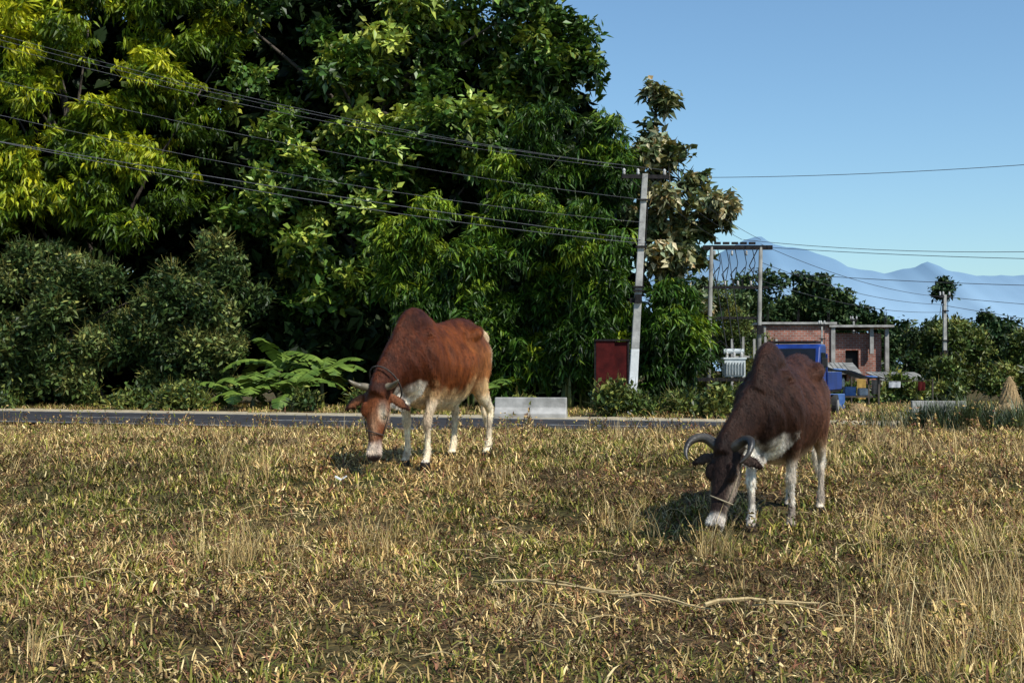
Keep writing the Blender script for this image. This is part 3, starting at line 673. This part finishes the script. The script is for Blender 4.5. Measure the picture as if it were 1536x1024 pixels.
def stalk(x0,y0,x1,y1,r=.006,z=.07,wob=.03):
    pts=[]
    for i in range(9):
        t=i/8; x=x0+(x1-x0)*t+random.uniform(-wob,wob)*.3; y=y0+(y1-y0)*t+random.uniform(-wob,wob); pts.append((x,y,float(gz(x,y))+z+.02*math.sin(t*5)))
    g.tube(pts,[r*(1-.5*i/8) for i in range(9)],5)
stalk(-.1,7.35,.62,7.0,.009,.085); stalk(.0,7.4,.6,7.1,.006,.08); stalk(.55,6.85,1.0,6.6,.008,.08); stalk(.95,6.6,1.55,6.75,.011,.09); stalk(.4,7.05,.9,6.75,.005); stalk(1.2,6.7,1.7,6.5,.005)
for i in range(90):
    x=random.uniform(-3,3.4); y=random.uniform(5,10); a=random.uniform(-1.,1.); l=random.uniform(.12,.4); stalk(x,y,x+l*math.cos(a),y+l*math.sin(a),.003,random.uniform(.04,.10),.015)
g.obj('dry_stalks',M_stalk)
g=G(); zz=float(gz(-1.43,11.0)); g.box((-1.43,11.0,zz+.08),(.06,.04,.012),Matrix.Rotation(.5,3,'Y')); g.box((-1.38,11.02,zz+.085),(.035,.04,.01),Matrix.Rotation(-.6,3,'Y')); g.obj('paper_litter',M_white)

# ------------------------------------------------------------------ cattle
def catmull(st,sub=4):
    st=np.array(st,dtype=float); n=len(st); out=[]
    for i in range(n-1):
        p0=st[max(i-1,0)];p1=st[i];p2=st[i+1];p3=st[min(i+2,n-1)]
        for k in range(sub):
            t=k/sub; out.append(.5*((2*p1)+(-p0+p2)*t+(2*p0-5*p1+4*p2-p3)*t*t+(-p0+3*p1-3*p2+p3)*t**3))
    out.append(st[-1]); return np.array(out)
def loft(g,st,lat=(0,1,0),n=22,top=0.,bot=0.,sub=4,M=None):
    S=catmull(st,sub); m_=len(S); V=[];F=[]
    for i in range(m_):
        p=Vector(S[i][:3]); t=Vector(S[min(i+1,m_-1)][:3])-Vector(S[max(i-1,0)][:3]); t.normalize()
        l=Vector(lat); l=(l-t*l.dot(t)).normalized(); u=t.cross(l)*-1
        if u.z<-.01 and abs(t.z)<.9: u=-u
        a=max(S[i][3],.004); b=max(S[i][4],.004)
        for k in range(n):
            th=2*math.pi*k/n; s=math.sin(th); c=math.cos(th)
            nar=1-top*max(0,s)**1.3-bot*max(0,-s)**1.5
            q=p+l*(a*c*nar)+u*(b*s); V.append(M@q if M else q)
    for i in range(m_-1):
        for k in range(n): F.append((i*n+k,i*n+(k+1)%n,(i+1)*n+(k+1)%n,(i+1)*n+k))
    F.append(tuple(range(n))[::-1]); F.append(tuple((m_-1)*n+k for k in range(n))); g.add(V,F)

m,nt,b=newmat('cow_hide'); L=nt.links.new
vc=N(nt,'ShaderNodeVertexColor',layer_name='Col'); tc=N(nt,'ShaderNodeTexCoord')
mp=N(nt,'ShaderNodeMapping'); mp.inputs['Scale'].default_value=(40,40,14); L(tc.outputs['Object'],mp.inputs[0])
n1=N(nt,'ShaderNodeTexNoise'); n1.inputs['Scale'].default_value=1.6; n1.inputs['Detail'].default_value=8; n1.inputs['Roughness'].default_value=.7; L(mp.outputs[0],n1.inputs['Vector'])
mp2=N(nt,'ShaderNodeMapping'); mp2.inputs['Scale'].default_value=(1.6,1.6,.6); L(tc.outputs['Object'],mp2.inputs[0])
n2=N(nt,'ShaderNodeTexNoise'); n2.inputs['Scale'].default_value=7; n2.inputs['Detail'].default_value=5; L(mp2.outputs[0],n2.inputs['Vector'])
r1=ramp(nt,[(.3,(.5,.5,.5)),(.7,(1.55,1.5,1.4))]); L(n1.outputs['Fac'],r1.inputs[0])
r2=ramp(nt,[(.3,(.5,.45,.45)),(.7,(1.55,1.5,1.4))]); L(n2.outputs['Fac'],r2.inputs[0])
a1=N(nt,'ShaderNodeMix',data_type='RGBA',blend_type='MULTIPLY'); a1.inputs[0].default_value=1; L(vc.outputs[0],a1.inputs[6]); L(r1.outputs[0],a1.inputs[7])
a2=N(nt,'ShaderNodeMix',data_type='RGBA',blend_type='MULTIPLY'); a2.inputs[0].default_value=.8; L(a1.outputs[2],a2.inputs[6]); L(r2.outputs[0],a2.inputs[7]); L(a2.outputs[2],b.inputs['Base Color'])
b.inputs['Roughness'].default_value=.5; b.inputs['Specular IOR Level'].default_value=.12
bp=N(nt,'ShaderNodeBump'); bp.inputs['Strength'].default_value=.7; bp.inputs['Distance'].default_value=.012; L(n1.outputs['Fac'],bp.inputs['Height']); L(bp.outputs[0],b.inputs['Normal'])
M_hide=m
M_horn=noisy('horn',(.02,.017,.014),(.07,.06,.048),scale=9,rough=.4,bump=.2)
M_horn2=noisy('horn_pale',(.08,.065,.04),(.26,.21,.14),scale=9,rough=.4,bump=.2)
M_eye=noisy('eye',(.004,.003,.003),(.01,.008,.006),scale=4,rough=.08,bump=0)

def cow(pos,yaw,scale,style,headyaw,headpitch,poll):
    g=G()
    hz=.0 if style==1 else .035
    tr=[(-.74,1.05,.88,.07),(-.70,1.15,.76,.15),(-.60,1.215,.66,.20),(-.46,1.255,.60,.23),(-.30,1.25,.54,.245),(-.08,1.215,.47,.28),(.12,1.205,.45,.295),(.30,1.225,.47,.275),(.45,1.24,.51,.24),(.60,1.20,.56,.205),(.72,1.10,.60,.165),(.80,1.0,.68,.10)]
    loft(g,[(x,0,(a+b_)/2,h,(a-b_)/2) for x,a,b_,h in tr],top=.40,bot=.12,n=32)
    loft(g,[(.12,0,1.13,.06,.07),(.26,0,1.165+hz*.5,.09,.10),(.40,0,1.20+hz,.10,.125),(.50,0,1.205+hz,.095,.13),(.62,0,1.14+hz*.5,.085,.125),(.76,0,1.0,.08,.10)],top=.4)
    for s in(-1,1):
        loft(g,[(-.52,s*.10,1.13,.05,.05),(-.43,s*.145,1.125,.055,.055),(-.35,s*.165,1.10,.05,.055),(-.27,s*.155,1.04,.035,.05)])
        loft(g,[(-.55,s*.06,1.13,.05,.05),(-.66,s*.085,1.09,.045,.05),(-.72,s*.09,1.04,.035,.04)])
        loft(g,[(.42,s*.09,1.14,.06,.06),(.45,s*.155,1.00,.08,.13),(.47,s*.185,.84,.075,.13),(.44,s*.175,.70,.06,.09)],lat=(0,1,0))
    P=poll; hp_=headpitch
    neck_end=Vector(P)+Vector((-.07,0,-.03))
    nk=[(.40,0,.95,.19,.28),(.58,P[1]*.05,.93,.165,.265),(.74,P[1]*.3,.86,.13,.22),(.89,P[1]*.6,.765,.105,.175),(neck_end.x-.03,neck_end.y*.93,neck_end.z+.03,.09,.125),(neck_end.x+.05,neck_end.y,neck_end.z-.05,.07,.09)]
    loft(g,nk,top=.35,bot=.25)
    loft(g,[(.56,0,.60,.02,.08),(.66,P[1]*.1,.60,.022,.12),(.78,P[1]*.35,.61,.022,.12),(.90,P[1]*.6,.61,.018,.09),(.99,P[1]*.88,.60,.015,.05)])
    Rz=Matrix.Rotation(headyaw,3,'Z'); u=Rz@Vector((math.sin(hp_),0,-math.cos(hp_))); w=Rz@Vector((math.cos(hp_),0,math.sin(hp_))); v=Rz@Vector((0,1,0))
    H=Matrix(((u.x,v.x,w.x,P[0]),(u.y,v.y,w.y,P[1]),(u.z,v.z,w.z,P[2]),(0,0,0,1)))
    hd=[(-.03,.05,.045),(.03,.085,.08),(.10,.098,.10),(.18,.104,.115),(.26,.086,.112),(.35,.064,.090),(.44,.052,.070),(.50,.057,.064),(.545,.055,.054),(.575,.035,.035)]
    loft(g,[(a,0,-c,b_,c) for a,b_,c in hd],lat=(0,1,0),M=H,sub=4)
    for s in(-1,1):
        loft(g,[(.12,s*.07,-.02,.025,.02),(.17,s*.09,-.035,.03,.028),(.23,s*.085,-.04,.02,.02)],M=H)
        loft(g,[(.50,s*.03,-.02,.02,.014),(.53,s*.036,-.022,.024,.02),(.56,s*.03,-.03,.016,.014)],M=H)
        dr=.05 if style==1 else .02
        E=[(.05,s*.07,-.09,.02,.022),(.055+dr*.4,s*.12,-.10,.036,.016),(.06+dr,s*.18,-.105,.044,.013),(.07+dr*1.6,s*.235,-.11,.032,.011),(.08+dr*2,s*.275,-.11,.010,.008)]
        loft(g,E,lat=(1,0,0),M=H,n=14)
    def leg(pts): loft(g,pts,lat=(0,1,0),n=16)
    fo=[.05,-.07] if style==1 else [-.06,.07]
    for s,o in((1,fo[0]),(-1,fo[1])):
        leg([(.44,s*.15,.86,.075,.14),(.42,s*.165,.70,.066,.105),(.42+o*.4,s*.15,.56,.048,.064),(.44+o*.8,s*.135,.44,.036,.042),(.455+o,s*.13,.365,.040,.045),(.45+o,s*.13,.30,.028,.030),(.445+o,s*.13,.20,.023,.026),(.45+o,s*.13,.115,.030,.034),(.47+o,s*.13,.065,.032,.036),(.49+o,s*.13,.03,.042,.05),(.495+o,s*.13,-.01,.045,.055)])
    ho=[-.09,.08] if style==1 else [.04,-.05]
    for s,o in((1,ho[0]),(-1,ho[1])):
        leg([(-.48,s*.12,.98,.085,.20),(-.46,s*.145,.84,.082,.19),(-.43,s*.155,.70,.070,.15),(-.47+o*.4,s*.15,.57,.053,.095),(-.56+o*.8,s*.14,.47,.035,.054),(-.60+o,s*.135,.41,.033,.046),(-.59+o,s*.135,.33,.026,.034),(-.575+o,s*.135,.21,.024,.028),(-.56+o,s*.135,.12,.031,.036),(-.54+o,s*.135,.07,.032,.036),(-.52+o,s*.135,.03,.042,.05),(-.515+o,s*.135,-.01,.045,.055)])
    loft(g,[(-.66,0,1.12,.03,.035),(-.73,.01,1.06,.026,.028),(-.79,.02,.92,.02,.02),(-.80,.03,.7,.016,.016),(-.78,.04,.52,.018,.018),(-.77,.04,.42,.034,.034),(-.77,.05,.30,.022,.022),(-.77,.05,.24,.008,.008)],lat=(0,1,0),n=10)
    loft(g,[(-.30,0,.56,.04,.04),(-.22,0,.50,.06,.05),(-.12,0,.48,.05,.04),(0,0,.48,.02,.02)])
    tmp=g.obj('tmp',None,do_link=True)
    rm=tmp.modifiers.new('r','REMESH'); rm.mode='VOXEL'; rm.voxel_size=.0125
    sm=tmp.modifiers.new('s','SMOOTH'); sm.factor=.5; sm.iterations=6
    dg=bpy.context.evaluated_depsgraph_get(); me=bpy.data.meshes.new_from_object(tmp.evaluated_get(dg)); bpy.data.objects.remove(tmp)
    n=len(me.vertices); co=np.zeros(n*3); me.vertices.foreach_get('co',co); co=co.reshape(-1,3)
    x,y,z=co.T.copy()
    s_=np.sign(y); fl=np.exp(-((x-.03)/.26)**2)*np.exp(-((z-.88)/.22)**2)*(np.abs(y)>.1)
    co[:,1]+=s_*fl*.015*np.sin((x+(z-.8)*.22)*56)
    hol=np.exp(-((x+.20)/.09)**2-((z-1.02)/.10)**2)*(np.abs(y)>.05); co[:,1]-=s_*hol*.055
    hol=np.exp(-((x+.56)/.07)**2-((z-1.07)/.07)**2)*(np.abs(y)>.05); co[:,1]-=s_*hol*.02
    hol=np.exp(-((x-.30)/.05)**2-((z-.95)/.2)**2)*(np.abs(y)>.05); co[:,1]-=s_*hol*.022
    fold=np.exp(-((x-.68)/.16)**2)*np.exp(-((z-.85)/.3)**2); co[:,1]+=s_*fold*.009*np.sin((x*.9-z*.5)*62)
    me.vertices.foreach_set('co',co.ravel())
    Hi=np.array(H.inverted()); hc=(Hi[:3,:3]@co.T).T+Hi[:3,3]; U,Vv,W=hc.T
    nz=np.array([noise.fractal(Vector((a*5,b_*5,c*5)),1,2,4) for a,b_,c in co]); 
    nzs=np.array([noise.noise(Vector((a*18,b_*18,c*9+7))) for a,b_,c in co])
    def mixc(c,t,k): t=np.clip(t,0,1)[:,None]; return c*(1-t)+np.array(k)*t
    def sm_(a,b_,v):
        return sst(a,b_,v) if a<b_ else 1-sst(b_,a,v)
    head=((U>-.04)&(U<.62)&(np.abs(Vv)<.34)&(W>-.27)&(W<.06)&(x>.9)).astype(float)
    inhead=head*(np.abs(Vv)<.125)
    if style==1:
        C=np.tile(np.array([.125,.034,.008]),(n,1))
        C=mixc(C,sm_(.15,.75,x+nz*.15),(.060,.016,.006))
        C=mixc(C,sm_(1.1,1.3,z+nz*.08)*.8,(.038,.011,.006))
        C=mixc(C,.55*sm_(.05,-.6,x+nz*.2)*sm_(1.2,.8,z),(.38,.16,.05))
        C=mixc(C,sm_(.70,.52,z+nz*.12)*(x<.7)*(1-head),(.60,.42,.22))
        C=mixc(C,sm_(-.56,-.71,x+nz*.08),(.64,.50,.33))
        C=mixc(C,.92*sm_(.6,.5,z)*(x<.8),(.76,.66,.50))
        C=mixc(C,(x<.62)*sm_(.15,.5,nz+.25)*sm_(.62,.45,z)*.5*(x>.35),(.14,.07,.04))
        C=mixc(C,sm_(.70,.60,z+nz*.1)*(x>.56)*(x<1.0)*(1-head),(.74,.69,.62))
        C=mixc(C,inhead,(.14,.042,.015)); C=mixc(C,inhead*sm_(.10,.0,U),(.04,.014,.009))
        C=mixc(C,inhead*np.exp(-((U-.20)/.06)**2-((np.abs(Vv)-.07)/.03)**2)*1.2*(Vv>0),(.7,.58,.44))
        C=mixc(C,inhead*np.exp(-((U-.32)/.10)**2-(Vv/.03)**2)*.7,(.50,.30,.18))
        C=mixc(C,inhead*sm_(.42,.50,U+nz*.05)*.9,(.66,.55,.46)); C=mixc(C,inhead*sm_(.525,.55,U)*(W>-.06),(.05,.03,.03))
        C=mixc(C,head*(np.abs(Vv)>.12)*(W>-.1),(.18,.07,.035))
        C=mixc(C,head*(np.abs(Vv)>.12)*(W<=-.1),(.04,.016,.010))
    else:
        C=np.tile(np.array([.045,.018,.011]),(n,1))
        C=mixc(C,.8*sm_(.4,-.5,x+nz*.2)*sm_(1.25,.8,z),(.11,.046,.025))
        C=mixc(C,sm_(.3,.8,x+nz*.1)*.85,(.022,.011,.008))
        C=mixc(C,sm_(.62,.50,z+nz*.06)*(x<.6)*(1-head),(.36,.25,.16))
        C=mixc(C,.8*sm_(-.64,-.74,x),(.3,.2,.13))
        C=mixc(C,.95*sm_(.54,.44,z)*(x<.8),(.70,.64,.55))
        C=mixc(C,sm_(.70,.56,z+nz*.12)*(x>.50)*(x<1.02)*(1-head),(.78,.74,.68))
        C=mixc(C,sm_(.1,.4,nz+.15)*sm_(.42,.3,z)*.5*(x<.8),(.12,.08,.06))
        C=mixc(C,inhead,(.024,.014,.012)); C=mixc(C,inhead*np.exp(-((U-.32)/.12)**2)*sm_(-.03,-.10,W)*.8,(.42,.34,.28))
        C=mixc(C,inhead*sm_(.45,.51,U+nz*.03),(.70,.65,.60)); C=mixc(C,inhead*sm_(.53,.555,U)*(W>-.06),(.02,.015,.015))
        C=mixc(C,head*(np.abs(Vv)>.12)*(W>-.1),(.08,.055,.045))
    C=mixc(C,(z<.045)&(x<.85),(.025,.02,.016))
    C*= (1+.35*nzs)[:,None]
    C=np.clip(C,.004,.8)
    a=me.color_attributes.new('Col','FLOAT_COLOR','POINT'); c4=np.ones((n,4),dtype=np.float32); c4[:,:3]=C; a.data.foreach_set('color',c4.ravel())
    me.materials.clear(); me.materials.append(M_hide); me.polygons.foreach_set('use_smooth',[True]*len(me.polygons)); me.update()
    e=empty('cow',pos); 
    e.scale=(scale,)*3
    fx,fy=math.cos(yaw),math.sin(yaw); sl=(float(gz(pos[0]+fx*.5,pos[1]+fy*.5))-float(gz(pos[0]-fx*.5,pos[1]-fy*.5)))
    e.rotation_euler=(0,-math.atan(sl),yaw)
    body=bpy.data.objects.new('body',me); link(body,e)
    # short coat: fine hairs lying back and down over the hide
    nr=np.zeros(n*3); me.vertices.foreach_get('normal',nr); nr=nr.reshape(-1,3)
    rg=np.random.default_rng(style); K=60000; pick_=rg.integers(0,n,K); pick_=pick_[(z[pick_]>.08)]; K=len(pick_)
    p0=co[pick_]+rg.normal(0,.004,(K,3)); nn=nr[pick_]; flow=np.array([-.55,0,-.8])+rg.normal(0,.25,(K,3)); flow-=nn*(flow*nn).sum(1)[:,None]; flow/=np.linalg.norm(flow,axis=1)[:,None]+1e-6
    ln=rg.uniform(.012,.024,K)[:,None]; side=np.cross(nn,flow)*.0018
    tip=p0+flow*ln+nn*ln*.28; Vh=np.empty((K*3,3)); Vh[0::3]=p0-side; Vh[1::3]=p0+side; Vh[2::3]=tip
    hm=bpy.data.meshes.new('coat_hair'); hm.from_pydata(Vh.tolist(),[],np.arange(K*3).reshape(-1,3).tolist())
    hc_=np.ones((K*3,4),dtype=np.float32); hc_[:,:3]=np.repeat(np.clip(C[pick_]*rg.uniform(.7,1.5,K)[:,None],0,.85),3,axis=0)
    ha=hm.color_attributes.new('Col','FLOAT_COLOR','POINT'); ha.data.foreach_set('color',hc_.ravel()); hm.materials.append(M_hide)
    link(bpy.data.objects.new('coat_hair',hm),e)
    T=lambda q:H@Vector(q)
    g=G()
    for s in(-1,1):
        if style==1: pts=[(.0,s*.05,-.06),(-.01,s*.10,-.05),(-.015,s*.14,-.03),(-.035,s*.18,.01),(-.055,s*.205,.03)]; rad=[.032,.030,.024,.016,.005]
        else: pts=[(.0,s*.05,-.06),(-.03,s*.10,-.055),(-.055,s*.15,-.04),(-.05,s*.20,-.01),(-.01,s*.235,.03),(.05,s*.24,.06),(.10,s*.22,.08),(.13,s*.195,.09)]; rad=[.040,.038,.034,.030,.024,.018,.011,.004]
        q=catmull([(*p,r_) for p,r_ in zip(pts,rad)],4); g.tube([T(p[:3]) for p in q],[p[3] for p in q],12)
    g.obj('horns',M_horn2 if style==1 else M_horn,e,smooth=True)
    g=G()
    for s in(-1,1):
        c=T((.185,s*.098,-.045))
        g.tube([c+v*(t*.022)*1 for t in(-1,-.7,0,.7,1)],[.004,.015,.022,.015,.004],12)
    g.obj('eyes',M_eye,e,smooth=True)
    g=G()
    for s in(-1,1): 
        c=T((.545,s*.028,-.016)); g.tube([c-w*.004,c+w*.006],[.012,.010],8)
    g.obj('nostrils',M_eye,e)
    g=G()
    ring=[T((.36+.02*math.cos(t),.073*math.cos(t),-.095+.104*math.sin(t))) for t in np.linspace(0,6.283,25)]; g.tube(ring,.005,6,cap=False)
    for s in(-1,1): g.tube([T((.37,s*.07,-.06)),T((.25,s*.093,-.09)),T((.10,s*.105,-.12)),T((.04,s*.085,-.09))],.004,6)
    if style==1:
        c=Vector((.93,P[1]*.65,.71)); ax=Vector((.75,0,-.66)).normalized(); b1=Vector((0,1,0)); b2=ax.cross(b1)
        g.tube([c+b1*.128*math.cos(t)+b2*.195*math.sin(t) for t in np.linspace(0,6.283,29)],.007,6,cap=False)
    g.obj('rope_halter',M_rope2 if style==1 else M_rope,e,smooth=True)
    return e
cow((-.66,12.6,float(gz(-.66,12.6))-.01),R(-90-25),1.08,1,R(16),R(8),(1.10,-.02,.69))
cow((2.01,9.75,float(gz(2.01,9.75))-.01),R(-90-26),.96,2,R(-10),R(18),(1.12,-.16,.68))

# ------------------------------------------------------------------ camera, light, world
cam=bpy.data.cameras.new('Camera'); co_=bpy.data.objects.new('Camera',cam); link(co_)
cam.sensor_width=36; cam.lens=2000/1536*36; cam.clip_end=12000; cam.clip_start=.05
co_.location=(0,0,1.6); co_.rotation_euler=(R(90+1.23),0,0); scene.camera=co_
EL=R(49); sd=Vector((.72*math.cos(EL),-.694*math.cos(EL),math.sin(EL))).normalized()
sl=bpy.data.lights.new('sun','SUN'); sl.energy=5; sl.angle=R(.5); sl.color=(1,.97,.90); so=bpy.data.objects.new('sun',sl); link(so)
so.rotation_euler=sd.to_track_quat('Z','Y').to_euler(); so.location=(20,-20,30)
w=bpy.data.worlds.new('World'); scene.world=w; w.use_nodes=True; nt=w.node_tree
sk=nt.nodes.new('ShaderNodeTexSky'); sk.sky_type='NISHITA'; sk.sun_disc=False; sk.sun_elevation=EL; sk.sun_rotation=math.atan2(.72,-.694); sk.air_density=1.0; sk.dust_density=.6; sk.ozone_density=1.8
mx=nt.nodes.new('ShaderNodeMix'); mx.data_type='RGBA'; mx.blend_type='MULTIPLY'; mx.inputs[0].default_value=1; mx.inputs[7].default_value=(.86,1.07,1.15,1)
nt.links.new(sk.outputs[0],mx.inputs[6]); nt.links.new(mx.outputs[2],nt.nodes['Background'].inputs[0]); nt.nodes['Background'].inputs[1].default_value=.13
scene.view_settings.view_transform='Standard'; scene.view_settings.look='None'; scene.view_settings.exposure=0
